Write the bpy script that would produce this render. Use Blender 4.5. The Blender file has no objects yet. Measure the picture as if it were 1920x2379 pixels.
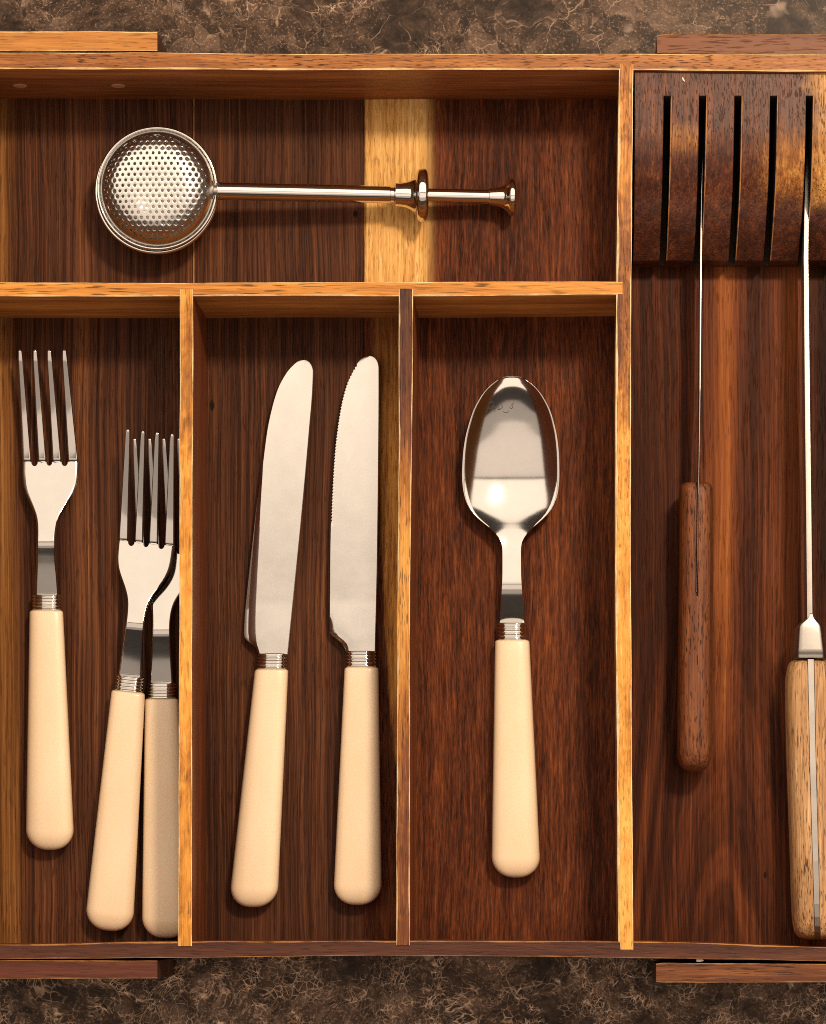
import bpy, bmesh, math, random
from mathutils import Vector, Matrix
random.seed(7)

# ------------------------------------------------------------------ scale, camera, light
S = 0.00018            # metres per photograph pixel at the height of the tray's top edge
H = 50.0               # (mm) depth of the tray
ZF = 0.006             # top of the tray floor
ZT = ZF + 0.050        # top edge of the tray walls
D = 7440 * S           # camera height above the tray's top edge
NX, NY = 1330.0, 2090.0   # the point straight below the lens
scn = bpy.context.scene
CX, CY, CZ = (NX - 960) * S, (1189.5 - NY) * S, ZT + D

cam_d = bpy.data.cameras.new("camera")
cam = bpy.data.objects.new("camera", cam_d)
scn.collection.objects.link(cam)
cam.location = (CX, CY, CZ)
cam_d.sensor_fit = 'VERTICAL'
cam_d.sensor_height = 36.0
cam_d.sensor_width = 36.0
cam_d.lens = 36.0 * 7440 / 2379
cam_d.shift_x = (960 - NX) / 2379
cam_d.shift_y = (NY - 1189.5) / 2379
cam_d.clip_start = 0.05
cam_d.clip_end = 50
scn.camera = cam

world = bpy.data.worlds.new("World")
scn.world = world
world.use_nodes = True
bg = world.node_tree.nodes["Background"]
bg.inputs[0].default_value = (1.0, 0.80, 0.64, 1)
bg.inputs[1].default_value = 0.06


def area_lamp(name, loc, target, sx, sy, power, color, spread=180):
    l = bpy.data.lights.new(name, 'AREA')
    l.shape = 'RECTANGLE'
    l.size, l.size_y = sx, sy
    l.energy = power
    l.color = color
    l.spread = math.radians(spread)
    o = bpy.data.objects.new(name, l)
    scn.collection.objects.link(o)
    o.location = loc
    o.rotation_euler = (Vector(target) - Vector(loc)).to_track_quat('-Z', 'Y').to_euler()
    return o


# wide overhead diffuser whose near edge stops above the middle of the tray
LY0, LY1, LX0, LX1, LZ = 0.22, 2.1, -3.2, 3.2, 1.95
area_lamp("overhead_diffuser", ((LX0 + LX1) / 2, (LY0 + LY1) / 2, LZ), ((LX0 + LX1) / 2, (LY0 + LY1) / 2, 0),
          LX1 - LX0, LY1 - LY0, 1.68 * math.pi * (LX1 - LX0) * (LY1 - LY0), (1.0, 0.82, 0.64))
# small warm lamp from the upper right, the one that throws the shadows
key = area_lamp("side_lamp", (0.50, 0.66, 1.50), (0.0, 0.0, 0.03), 0.19, 0.19, 19, (1.0, 0.80, 0.58))
key.data.shape = 'DISK'
# low softbox beyond the near side of the tray
area_lamp("near_softbox", (0.1, -1.85, 0.78), (0.0, 0.0, 0.03), 3.0, 0.8, 1.75 * math.pi * 3.0 * 0.8, (1.0, 0.80, 0.62))
# paler bounce panels overhead on the near side
area_lamp("bounce_panel", (0.0, -0.25, 1.95), (0.0, -0.25, 0), 6.4, 0.74, 1.12 * math.pi * 6.4 * 0.74, (1.0, 0.80, 0.64))
area_lamp("bounce_panel", (0.0, -0.95, 1.95), (0.0, -0.95, 0), 6.4, 0.64, 0.50 * math.pi * 6.4 * 0.64, (1.0, 0.80, 0.64))

scn.view_settings.view_transform = 'Standard'
scn.view_settings.look = 'None'
scn.view_settings.exposure = 0.22
scn.view_settings.gamma = 1
scn.cycles.use_denoising = False
scn.cycles.filter_width = 1.0
scn.cycles.caustics_reflective = False
scn.cycles.sample_clamp_indirect = 3.0

# ------------------------------------------------------------------ geometry helpers


def P(px, py, z=0.0):
    """world point at height z (photograph px above the tray floor) seen at pixel (px, py)"""
    zz = ZF + z * S
    k = S * (CZ - zz) / D
    return Vector((CX + (px - NX) * k, CY - (py - NY) * k, zz))


def lerp(a, b, t):
    return a + (b - a) * t


def interp(tab, x):
    if x <= tab[0][0]:
        return tab[0][1]
    for (x0, v0), (x1, v1) in zip(tab, tab[1:]):
        if x <= x1:
            return v0 + (v1 - v0) * (x - x0) / (x1 - x0)
    return tab[-1][1]


def smooth_interp(tab, x):
    """monotone-ish cubic through the table"""
    n = len(tab)
    if x <= tab[0][0]:
        return tab[0][1]
    if x >= tab[-1][0]:
        return tab[-1][1]
    for i in range(n - 1):
        x0, v0 = tab[i]
        x1, v1 = tab[i + 1]
        if x <= x1:
            h = x1 - x0
            d = (v1 - v0) / h

            def slope(j):
                if j == 0:
                    return (tab[1][1] - tab[0][1]) / (tab[1][0] - tab[0][0])
                if j == n - 1:
                    return (tab[-1][1] - tab[-2][1]) / (tab[-1][0] - tab[-2][0])
                a = (tab[j][1] - tab[j - 1][1]) / (tab[j][0] - tab[j - 1][0])
                b = (tab[j + 1][1] - tab[j][1]) / (tab[j + 1][0] - tab[j][0])
                if a * b <= 0:
                    return 0
                return 2 * a * b / (a + b)
            m0, m1 = slope(i), slope(i + 1)
            t = (x - x0) / h
            return ((2 * t**3 - 3 * t**2 + 1) * v0 + (t**3 - 2 * t**2 + t) * h * m0 +
                    (-2 * t**3 + 3 * t**2) * v1 + (t**3 - t**2) * h * m1)
    return tab[-1][1]


def empty(name, loc, label, cat, group=None):
    o = bpy.data.objects.new(name, None)
    o.empty_display_size = 0.02
    scn.collection.objects.link(o)
    o.location = loc
    o['label'] = label
    o['category'] = cat
    if group:
        o['group'] = group
    return o


def link_mesh(name, bm, mats, parent=None, smooth=True, sharp=None):
    me = bpy.data.meshes.new(name)
    bmesh.ops.recalc_face_normals(bm, faces=bm.faces)
    bm.to_mesh(me)
    bm.free()
    for m in (mats if isinstance(mats, (list, tuple)) else [mats]):
        me.materials.append(m)
    for p in me.polygons:
        p.use_smooth = smooth
    if smooth and sharp:
        me.set_sharp_from_angle(angle=math.radians(sharp))
    o = bpy.data.objects.new(name, me)
    scn.collection.objects.link(o)
    if parent:
        o.parent = parent
    return o


def parent_origin(parent):
    v = Vector((0, 0, 0))
    while parent:
        v += parent.location
        parent = parent.parent
    return v


def loft(name, loops, mats, parent=None, smooth=True, sharp=None, matfn=None, strip_caps=False, off=None):
    """closed loops of equal length joined into one skin; ends capped"""
    o0 = parent_origin(parent) if off is None else off
    bm = bmesh.new()
    rows = [[bm.verts.new(Vector(p) - o0) for p in lp] for lp in loops]
    n = len(rows[0])
    for i in range(len(rows) - 1):
        for j in range(n):
            f = bm.faces.new((rows[i][j], rows[i][(j + 1) % n], rows[i + 1][(j + 1) % n], rows[i + 1][j]))
            if matfn:
                f.material_index = matfn(i, j)
    for r in (rows[0], rows[-1]):
        if strip_caps:
            h = n // 2
            for j in range(h - 1):
                bm.faces.new((r[j], r[j + 1], r[n - 2 - j], r[n - 1 - j]))
        else:
            f = bm.faces.new(r)
            if matfn:
                f.material_index = matfn(0, 0) if False else 2 if len(mats) > 2 else 0
    return link_mesh(name, bm, mats, parent, smooth, sharp)


def lathe(name, p0, p1, prof, mat, parent, nseg=48, sharp=40):
    """prof: (distance in px along p0->p1, radius in px)"""
    d = (p1 - p0).normalized()
    a = d.cross(Vector((0, 0, 1))).normalized()
    b = d.cross(a)
    loops = []
    for (t, r) in prof:
        c = p0 + d * (t * S)
        loops.append([c + (a * math.cos(q) + b * math.sin(q)) * (r * S)
                      for q in (2 * math.pi * k / nseg for k in range(nseg))])
    return loft(name, loops, mat, parent, True, sharp)


# ------------------------------------------------------------------ node helpers
class V:
    nt = None

    def __init__(self, s):
        self.s = s

    @staticmethod
    def m(op, *a, clamp=False):
        n = V.nt.nodes.new('ShaderNodeMath')
        n.operation = op
        n.use_clamp = clamp
        for i, x in enumerate(a):
            if isinstance(x, V):
                V.nt.links.new(x.s, n.inputs[i])
            else:
                n.inputs[i].default_value = x
        return V(n.outputs[0])

    def __add__(self, o): return V.m('ADD', self, o)
    def __radd__(self, o): return V.m('ADD', o, self)
    def __sub__(self, o): return V.m('SUBTRACT', self, o)
    def __rsub__(self, o): return V.m('SUBTRACT', o, self)
    def __mul__(self, o): return V.m('MULTIPLY', self, o)
    def __rmul__(self, o): return V.m('MULTIPLY', o, self)
    def __truediv__(self, o): return V.m('DIVIDE', self, o)
    def abs(self): return V.m('ABSOLUTE', self)
    def pow(self, e): return V.m('POWER', self, e)
    def clamp(self): return V.m('ADD', self, 0.0, clamp=True)

    def step(self, a, b):
        """smoothstep from a to b (numbers or V)"""
        n = V.nt.nodes.new('ShaderNodeMapRange')
        n.interpolation_type = 'SMOOTHSTEP'
        V.nt.links.new(self.s, n.inputs[0])
        for i, x in ((1, a), (2, b)):
            if isinstance(x, V):
                V.nt.links.new(x.s, n.inputs[i])
            else:
                n.inputs[i].default_value = x
        return V(n.outputs[0])

    def table(self, tab, lo, hi):
        """piecewise-linear lookup of self (range lo..hi) through a grey ramp; values 0..1"""
        n = V.nt.nodes.new('ShaderNodeValToRGB')
        cr = n.color_ramp
        while len(cr.elements) > 1:
            cr.elements.remove(cr.elements[-1])
        for i, (x, v) in enumerate(tab):
            pos = (x - lo) / (hi - lo)
            e = cr.elements[0] if i == 0 else cr.elements.new(pos)
            e.position = pos
            e.color = (v, v, v, 1)
        t = (self - lo) * (1.0 / (hi - lo))
        V.nt.links.new(t.s, n.inputs[0])
        return V(n.outputs[0])


def vec(x, y, z):
    n = V.nt.nodes.new('ShaderNodeCombineXYZ')
    for i, c in enumerate((x, y, z)):
        if isinstance(c, V):
            V.nt.links.new(c.s, n.inputs[i])
        else:
            n.inputs[i].default_value = c
    return V(n.outputs[0])


def noise(v, scale=1.0, detail=2.0, rough=0.5, dist=0.0):
    n = V.nt.nodes.new('ShaderNodeTexNoise')
    n.inputs['Scale'].default_value = scale
    n.inputs['Detail'].default_value = detail
    n.inputs['Roughness'].default_value = rough
    n.inputs['Distortion'].default_value = dist
    V.nt.links.new(v.s, n.inputs['Vector'])
    return V(n.outputs[0])


def voro(v, scale=1.0, feature='DISTANCE_TO_EDGE', out=0):
    n = V.nt.nodes.new('ShaderNodeTexVoronoi')
    n.feature = feature
    n.inputs['Scale'].default_value = scale
    V.nt.links.new(v.s, n.inputs['Vector'])
    return V(n.outputs[out])


def ramp(t, stops):
    n = V.nt.nodes.new('ShaderNodeValToRGB')
    cr = n.color_ramp
    while len(cr.elements) > 1:
        cr.elements.remove(cr.elements[-1])
    for i, (p, c) in enumerate(stops):
        e = cr.elements[0] if i == 0 else cr.elements.new(p)
        e.position = p
        e.color = (*c, 1)
    V.nt.links.new(t.s, n.inputs[0])
    return V(n.outputs[0])


def mix(f, a, b, mode='MIX'):
    n = V.nt.nodes.new('ShaderNodeMix')
    n.data_type = 'RGBA'
    n.blend_type = mode
    for i, x in ((0, f), (6, a), (7, b)):
        if isinstance(x, V):
            V.nt.links.new(x.s, n.inputs[i])
        elif isinstance(x, tuple):
            n.inputs[i].default_value = (*x, 1)
        else:
            n.inputs[i].default_value = x
    return V(n.outputs[2])


def begin(name):
    m = bpy.data.materials.new(name)
    m.use_nodes = True
    V.nt = m.node_tree
    b = m.node_tree.nodes['Principled BSDF']
    return m, b


def coords_px():
    """object coordinates as photograph-sized px: x right, y down (floor level), z up"""
    tc = V.nt.nodes.new('ShaderNodeTexCoord')
    sp = V.nt.nodes.new('ShaderNodeSeparateXYZ')
    V.nt.links.new(tc.outputs['Object'], sp.inputs[0])
    x, y, z = V(sp.outputs[0]), V(sp.outputs[1]), V(sp.outputs[2])
    return x * (1 / S), y * (-1 / S), z * (1 / S)


def plug(b, key, v):
    V.nt.links.new(v.s, b.inputs[key])


def bump(b, h, strength, dist):
    n = V.nt.nodes.new('ShaderNodeBump')
    n.inputs['Strength'].default_value = strength
    n.inputs['Distance'].default_value = dist
    V.nt.links.new(h.s, n.inputs['Height'])
    V.nt.links.new(n.outputs[0], b.inputs['Normal'])


DARK = (0.020, 0.0065, 0.0035)
BROWN = (0.075, 0.025, 0.012)
RED = (0.135, 0.045, 0.017)
ORANGE = (0.30, 0.125, 0.034)
GOLD = (0.56, 0.30, 0.075)
SAP = (0.74, 0.47, 0.17)
ESP = (0.011, 0.004, 0.0025)


def wood(name, stops, grain='y', seed=0, broad=0.9, fine=0.7, pore=0.75, rough=0.42, mottle=0.0, base=0.5,
         along_tab=None, across_tab=None, extra=None, fine_w=7.0, spec=0.22, pore_len=45.0, pore_w=3.2, wob=18.0, l2=420.0, l3=130.0):
    """streaky timber. Widths are in px; grain = axis of the grain"""
    m, b = begin(name)
    x, y, z = coords_px()
    if grain == 'y':
        a, l, o = x, y, z
    else:
        a, l, o = y, x, z
    sd = seed * 37.3
    wv = noise(vec(a * 0.004, l * 0.0016, sd), 1, 2)
    aw = a + (wv - 0.5) * (2 * wob)
    n1 = noise(vec(aw * (1 / 70.0), l * (1 / 1500.0), o * (1 / 70.0) + sd), 1, 3, 0.55)
    n2 = noise(vec(aw * (1 / (fine_w * 2.2)), l * (1 / l2), o * (1 / (fine_w * 2.2)) + sd), 1, 3, 0.6)
    n3 = noise(vec(aw * (1 / (fine_w * 0.7)), l * (1 / l3), o * (1 / (fine_w * 0.7)) + sd + 9), 1, 2, 0.6)
    t = base + (n1 - 0.5) * (2 * broad) + (n2 - 0.5) * fine + (n3 - 0.5) * fine
    if mottle:
        nm = noise(vec(a * (1 / 34.0), l * (1 / 60.0), o * (1 / 34.0) + sd + 3), 1, 3, 0.6, 0.8)
        t = t + (nm - 0.5) * (2 * mottle)
    if along_tab:
        t = t + (l.table([(p, v) for p, v in along_tab], along_tab[0][0], along_tab[-1][0]) - 0.5) * 2.0
    if across_tab:
        t = t + (aw.table([(p, v) for p, v in across_tab], across_tab[0][0], across_tab[-1][0]) - 0.5) * 2.0
    col = None
    if extra:
        t, col = extra(t, x, y, z, aw, n1, n2, n3)
    if col is None:
        col = ramp(t.clamp(), stops)
    # open pores: short dark dashes along the grain
    pn = noise(vec(a * (1 / pore_w), l * (1 / pore_len), o * (1 / pore_w) + sd + 21), 1, 1, 0.5)
    pd = noise(vec(a * 0.013, l * 0.004, sd + 5), 1, 2)
    pm = pn.step(0.56, 0.68) * (pd.step(0.3, 0.62) * 0.6 + 0.4)
    col = mix(pm * pore, col, (0.012, 0.0045, 0.0025))
    plug(b, 'Base Color', col)
    rn = n3 * 0.22 + (rough - 0.11) + pm * 0.2
    plug(b, 'Roughness', rn)
    b.inputs['Specular IOR Level'].default_value = spec
    bump(b, n3 * 0.5 - pm * 1.0, 0.35, 0.00022)
    return m


def edge_highlight_mat(name, c1, c2, seed=0, grain='y'):
    """arris with its bright highlight painted in as paler timber colour, unevenly"""
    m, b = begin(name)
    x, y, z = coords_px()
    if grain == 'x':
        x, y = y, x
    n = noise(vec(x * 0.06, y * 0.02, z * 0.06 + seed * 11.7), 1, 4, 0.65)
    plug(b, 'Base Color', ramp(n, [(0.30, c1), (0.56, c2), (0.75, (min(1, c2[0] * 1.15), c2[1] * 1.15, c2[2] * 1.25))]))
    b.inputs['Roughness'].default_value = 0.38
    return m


# pixel helper for materials: the object coordinates of the tray are world coordinates
def wx(px, z=0.0): return P(px, 0, z).x / S
def wy(py, z=0.0): return -P(0, py, z).y / S


# ------------------------------------------------------------------ materials
def metal(name, rough, tint=(0.50, 0.487, 0.470), nz=0.06, scr=0.0, seed=0):
    m, b = begin(name)
    x, y, z = coords_px()
    n = noise(vec(x * 0.02, y * 0.02, z * 0.02 + seed), 1, 4, 0.6)
    b.inputs['Metallic'].default_value = 1.0
    plug(b, 'Base Color', ramp(n, [(0.3, tuple(c * 0.93 for c in tint)), (0.7, tint)]))
    plug(b, 'Roughness', n * nz * 2 + (rough - nz))
    if scr:
        sc = noise(vec(x * 0.9, y * 0.03, z * 0.5 + seed), 1, 3, 0.7) + noise(vec(x * 0.012, y * 0.006, seed), 1, 2) * 0.6
        bump(b, sc, scr, 0.00006)
    return m


M_STEEL = metal('polished_steel', 0.10, nz=0.03)
M_SPOON = metal('spoon_steel', 0.12, tint=(0.56, 0.543, 0.52), nz=0.03)
M_BLADE = metal('satin_steel', 0.22, tint=(0.58, 0.562, 0.538), nz=0.03, scr=0.10)
M_BRUSH = metal('brushed_steel', 0.36, tint=(0.37, 0.345, 0.32), nz=0.08, scr=0.25)
M_SHAKER = metal('tea_steel', 0.24, tint=(0.66, 0.645, 0.62), nz=0.05)
M_CHROME = metal('chrome', 0.07, tint=(0.74, 0.725, 0.70), nz=0.02)


def cream(name, seed):
    m, b = begin(name)
    x, y, z = coords_px()
    n = noise(vec(x * 0.006, y * 0.003, z * 0.006 + seed), 1, 3)
    f = noise(vec(x * 0.25, y * 0.25, z * 0.25), 1, 2)
    plug(b, 'Base Color', ramp(n * 0.88 + f * 0.12, [(0.3, (0.74, 0.56, 0.365)), (0.52, (0.80, 0.62, 0.425)), (0.7, (0.84, 0.67, 0.48))]))
    plug(b, 'Roughness', f * 0.1 + n * 0.1 + 0.17)
    b.inputs['Subsurface Weight'].default_value = 0.12
    b.inputs['Subsurface Radius'].default_value = (0.004, 0.002, 0.001)
    return m


M_CREAM = cream('cream_resin', 0)


def marble():
    m, b = begin('brown_marble')
    x, y, z = coords_px()
    u, v = x * 0.001, y * 0.001
    w1 = noise(vec(u * 3.0, v * 3.0, 1.3), 1, 4, 0.6)
    w2 = noise(vec(u * 3.0, v * 3.0, 7.9), 1, 4, 0.6)
    f1 = noise(vec(u * 22, v * 22, 2.3), 1, 3, 0.6)
    f2 = noise(vec(u * 22, v * 22, 5.1), 1, 3, 0.6)
    uu = u + (w1 - 0.5) * 0.22 + (f1 - 0.5) * 0.015
    vv = v + (w2 - 0.5) * 0.22 + (f2 - 0.5) * 0.015
    # clouds
    c1 = noise(vec(uu * 5, vv * 5, 0.4), 1, 5, 0.62)
    c2 = noise(vec(uu * 40, vv * 40, 3.4), 1, 5, 0.72)
    base = ramp(c1 * 0.5 + c2 * 0.5, [(0.36, (0.012, 0.0066, 0.0042)), (0.47, (0.036, 0.021, 0.0135)),
                                      (0.57, (0.078, 0.046, 0.029)), (0.72, (0.20, 0.125, 0.085))])
    n_ = V.nt.nodes.new('ShaderNodeTexVoronoi')
    n_.inputs['Scale'].default_value = 27.0
    V.nt.links.new(vec(uu + (c2 - 0.5) * 0.02, vv, 0.37).s, n_.inputs['Vector'])
    sp_ = V.nt.nodes.new('ShaderNodeSeparateColor')
    V.nt.links.new(n_.outputs['Color'], sp_.inputs[0])
    cell = V(sp_.outputs[0])
    base = mix((cell.step(0.62, 1.0) * 0.55 * c1.step(0.42, 0.6)), base, (0.17, 0.105, 0.072))
    base = mix((1.0 - cell.step(0.0, 0.35)) * 0.6, base, (0.016, 0.0095, 0.0065))
    gran = noise(vec(u * 150, v * 150, 6.0), 1, 3, 0.7)
    base = mix(gran.step(0.54, 0.68) * c1.step(0.42, 0.56) * 0.7, base, (0.34, 0.22, 0.155))
    base = mix((1.0 - gran.step(0.30, 0.44)) * 0.5, base, (0.010, 0.006, 0.004))
    dens = noise(vec(u * 4.2, v * 4.2, 11.0), 1, 3, 0.6) + (v - 0.35) * 0.075 - u.step(-0.2, 0.5) * (1.0 - v.step(-1.0, 0.8)) * 0.05
    g1 = noise(vec(u * 60, v * 60, 2.3), 1, 3, 0.6)
    g2 = noise(vec(u * 60, v * 60, 5.1), 1, 3, 0.6)
    uf, vf = uu + (g1 - 0.5) * 0.005, vv + (g2 - 0.5) * 0.005
    e1 = voro(vec(uf, vf, 0.0), 12.0)
    e2 = voro(vec(uf, vf, 0.37), 27.0)
    e3 = voro(vec(uf + 0.3, vf, 0.61), 52.0)
    e5 = voro(vec(uf + 0.7, vf, 0.11), 85.0)
    br = noise(vec(u * 11, v * 11, 9.2), 1, 4, 0.7)
    br2 = noise(vec(u * 17, v * 17, 4.7), 1, 4, 0.7)
    v1 = (1.0 - e1.step(0.0, 0.020)) * br.step(0.46, 0.64)
    v2 = (1.0 - e2.step(0.0, 0.045)) * br2.step(0.47, 0.66) * dens.step(0.30, 0.55)
    v3 = (1.0 - e3.step(0.0, 0.085)) * br.step(0.44, 0.66) * dens.step(0.36, 0.6)
    v5 = (1.0 - e5.step(0.0, 0.14)) * br2.step(0.46, 0.68) * dens.step(0.40, 0.6)
    veins = (v1 * 0.34 + v2 * 0.58 + v3 * 0.55 + v5 * 0.5).clamp()
    col = mix((veins * (g1 * 1.2 + 0.6)).clamp(), base, (0.62, 0.42, 0.29))
    # dark hairlines and a few pale fossils
    e4 = voro(vec(uu + 0.8, vv - 0.4, 0.2), 15.0)
    hair = (1.0 - e4.step(0.0, 0.02)) * br2.step(0.45, 0.6)
    col = mix(hair * 0.7, col, (0.008, 0.005, 0.003))
    blot = noise(vec(uu * 11, vv * 11, 17.0), 1, 2, 0.5)
    col = mix(blot.step(0.68, 0.80) * 0.7, col, (0.36, 0.26, 0.20))
    plug(b, 'Base Color', col)
    b.inputs['Roughness'].default_value = 0.36
    b.inputs['Specular IOR Level'].default_value = 0.10
    return m


M_MARBLE = marble()

# ------------------------------------------------------------------ countertop
bm = bmesh.new()
hx, hy = 1.2, 1.0
vs = [bm.verts.new(p) for p in ((-hx, -hy, 0), (hx, -hy, 0), (hx, hy, 0), (-hx, hy, 0),
                                (-hx, -hy, -0.03), (hx, -hy, -0.03), (hx, hy, -0.03), (-hx, hy, -0.03))]
for f in ((0, 1, 2, 3), (7, 6, 5, 4), (0, 4, 5, 1), (1, 5, 6, 2), (2, 6, 7, 3), (3, 7, 4, 0)):
    bm.faces.new([vs[i] for i in f])
counter = link_mesh('countertop', bm, M_MARBLE, None, False)
counter['kind'] = 'structure'
counter['label'] = 'dark brown marble countertop with pale veins under the tray'

# ------------------------------------------------------------------ the tray
tray = empty('cutlery_tray', (0, 0, 0), 'long acacia wood cutlery tray with dividers lying on brown marble', 'cutlery tray')
ZTOP = 277.8

# floor planks


def floor_stops(l=1.0):
    return [(0.0, (0.017, 0.0050, 0.0024)), (0.28, (0.045, 0.0120, 0.0048)), (0.52, (0.112, 0.0290, 0.0098)), (0.76, (0.215, 0.060, 0.0165)), (1.0, (0.40, 0.135, 0.032))]


def brown_stops():
    return [(0.0, (0.015, 0.0052, 0.0028)), (0.28, (0.038, 0.0128, 0.0062)), (0.52, (0.090, 0.0310, 0.0135)), (0.76, (0.170, 0.062, 0.0225)), (1.0, (0.36, 0.155, 0.050))]


def knot(t_col, x, y, cx, cy, rx, ry):
    d = (((x - wx(cx)) * (1 / rx)).pow(2.0) + ((y - wy(cy)) * (1 / ry)).pow(2.0)).pow(0.5)
    return 1.0 - d.step(0.6, 1.25)


def ex_left(t, x, y, z, aw, n1, n2, n3):
    lim = y.table([(wy(160), 0.14), (wy(650), 0.10), (wy(1000), 0.14), (wy(1500), 0.2), (wy(2200), 0.26)], wy(160), wy(2200)) * 200.0
    lim = lim + wx(0) + (n2 - 0.5) * 10.0
    s = 1.0 - x.step(lim - 16.0, lim + 20.0)
    col = ramp(t.clamp(), brown_stops())
    sap = ramp(t.clamp(), [(0.0, (0.05, 0.016, 0.006)), (0.5, (0.20, 0.080, 0.022)), (1.0, (0.42, 0.20, 0.06))])
    return t, mix(s, col, sap)


def ex_mid(t, x, y, z, aw, n1, n2, n3):
    col = ramp(t.clamp(), brown_stops())
    j = 1.0 - (x - (wx(450))).abs().step(1.2, 3.2)
    col = mix(j * 0.75 * n2.step(0.2, 0.5), col, (0.45, 0.20, 0.06))
    k = knot(None, x, y, 493, 942, 6, 14)
    col = mix(k * 0.9, col, (0.006, 0.003, 0.002))
    k = knot(None, x, y, 826, 497, 6, 9)
    col = mix(k * 0.9, col, (0.006, 0.003, 0.002))
    return t, col


def ex_sap(t, x, y, z, aw, n1, n2, n3):
    lo, hi = wy(160), wy(2200)
    L = y.table([(lo, .46), (wy(655), .46), (wy(700), .52), (wy(860), .56), (wy(1000), .58), (wy(1200), .655), (wy(1400), .70), (wy(1600), .75),
                 (wy(1760), .83), (wy(1900), .95), (hi, 1.0)], lo, hi) * 200.0 + (wx(846) - 92.0)
    soft = y.table([(lo, .28), (wy(655), .28), (wy(800), .55), (wy(1000), .40), (wy(1300), .25), (hi, .25)], lo, hi) * 40.0
    xw = x + (n2 - 0.5) * 14.0 + (n3 - 0.5) * 8.0
    Rb = y.step(wy(660), wy(690)) * (wx(955) - wx(1000)) + wx(1000)
    s = xw.step(L - soft * 0.4, L + soft) * (1.0 - xw.step(Rb - 26.0, Rb + 20.0))
    fade = y.table([(lo, 1.0), (wy(655), 1.0), (wy(720), .25), (wy(860), .5), (wy(1000), .9), (hi, 1.0)], lo, hi)
    col = ramp(t.clamp(), floor_stops())
    gr = noise(vec(x * (1 / 8.0), y * (1 / 220.0), 4.0), 1, 4, 0.65)
    ts = ((t - 0.5) * 0.5 + 0.55 + (gr - 0.5) * 1.5).clamp()
    sap = ramp(ts, [(0.0, (0.16, 0.058, 0.014)), (0.3, (0.48, 0.235, 0.06)), (0.6, (0.70, 0.40, 0.13)), (1.0, (0.86, 0.58, 0.25))])
    low = ramp(ts, [(0.0, (0.10, 0.03, 0.008)), (0.4, (0.36, 0.135, 0.028)), (0.75, (0.62, 0.29, 0.065)), (1.0, (0.78, 0.44, 0.13))])
    sap = mix(y.step(wy(660), wy(700)), sap, low)
    return t, mix(s * fade, col, sap)


def ex_right(t, x, y, z, aw, n1, n2, n3):
    # cathedral figure: nested U curves low down in the board, straight streaks above
    xx = (x - wx(1690)) * 0.001
    yy = (y - wy(1200)) * 0.001
    f = xx.abs().pow(1.7) * 9.0 - yy * 0.5 + (n1 - 0.5) * 0.25
    n = noise(vec(f * 7.0, 3.0, 0.0), 1, 3, 0.6)
    cath = y.step(wy(1250), wy(1750))
    t2 = t + (n - 0.5) * cath * 1.5
    lo, hi = wx(1480), wx(1925)
    band = (x + yy * 18.0 + (n2 - 0.5) * 14.0).table(
        [(lo, .40), (wx(1590), .42), (wx(1622), .52), (wx(1650), .78), (wx(1690), .84), (wx(1715), .56), (wx(1742), .36), (wx(1775), .60),
         (wx(1840), .70), (wx(1870), .46), (hi, .34)], lo, hi)
    top = 1.0 - y.step(wy(1250), wy(1850)) * 0.85
    t2 = t2 + (band - 0.5) * 1.1 * top
    col = ramp(t2.clamp(), floor_stops())
    warm = (band - 0.60).clamp() * 2.8 * top * (n2 * 1.6 + 0.1)
    col = mix(warm.clamp(), col, ramp(t2.clamp(), [(0, (0.04, 0.011, 0.005)), (0.5, (0.18, 0.048, 0.013)), (1, (0.36, 0.115, 0.026))]))
    k = knot(None, x, y, 1778, 2033, 4, 9)
    return t2, mix(k * 0.9, col, (0.006, 0.003, 0.002))


def floor_mat(name, seed, extra, **kw):
    a = dict(broad=0.55, fine=0.85, base=0.42, pore=0.7, rough=0.46, spec=0.06)
    a.update(kw)
    return wood(name, floor_stops(), 'y', seed, extra=extra, **a)


planks = [(-75, 447.5, floor_mat('floor_wood_a', 1, ex_left, base=0.41, broad=0.34, fine=0.95, fine_w=4.2, pore=0.45, l2=1100.0, l3=420.0)),
          (448.5, 845.5, floor_mat('floor_wood_b', 2, ex_mid, base=0.395, broad=0.34, fine=0.9, fine_w=4.2, pore=0.45, l2=900.0, l3=260.0)),
          (846.5, 1450, floor_mat('floor_wood_c', 3, ex_sap, base=0.415, broad=0.30, fine=0.85, fine_w=3.8, pore_len=30, pore=0.42, l2=160.0, l3=38.0)),
          (1451, 2110, floor_mat('floor_wood_d', 4, ex_right, base=0.33, broad=0.30, fine=0.75, fine_w=4.2, pore=0.4, l2=900.0, l3=300.0))]
for (x0, x1, m) in planks:
    loops = []
    a0, a1 = P(x0, 140).x, P(x1, 140).x
    y0, y1 = P(0, 2215).y, P(0, 130).y
    c = 0.00012
    for yy in (y0, y1):
        loops.append([(a0, yy, 0.001), (a0, yy, ZF - c), (a0 + c, yy, ZF), (a1 - c, yy, ZF), (a1, yy, ZF - c), (a1, yy, 0.001)])
    loft('base_plank', loops, m, tray, False)


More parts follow.
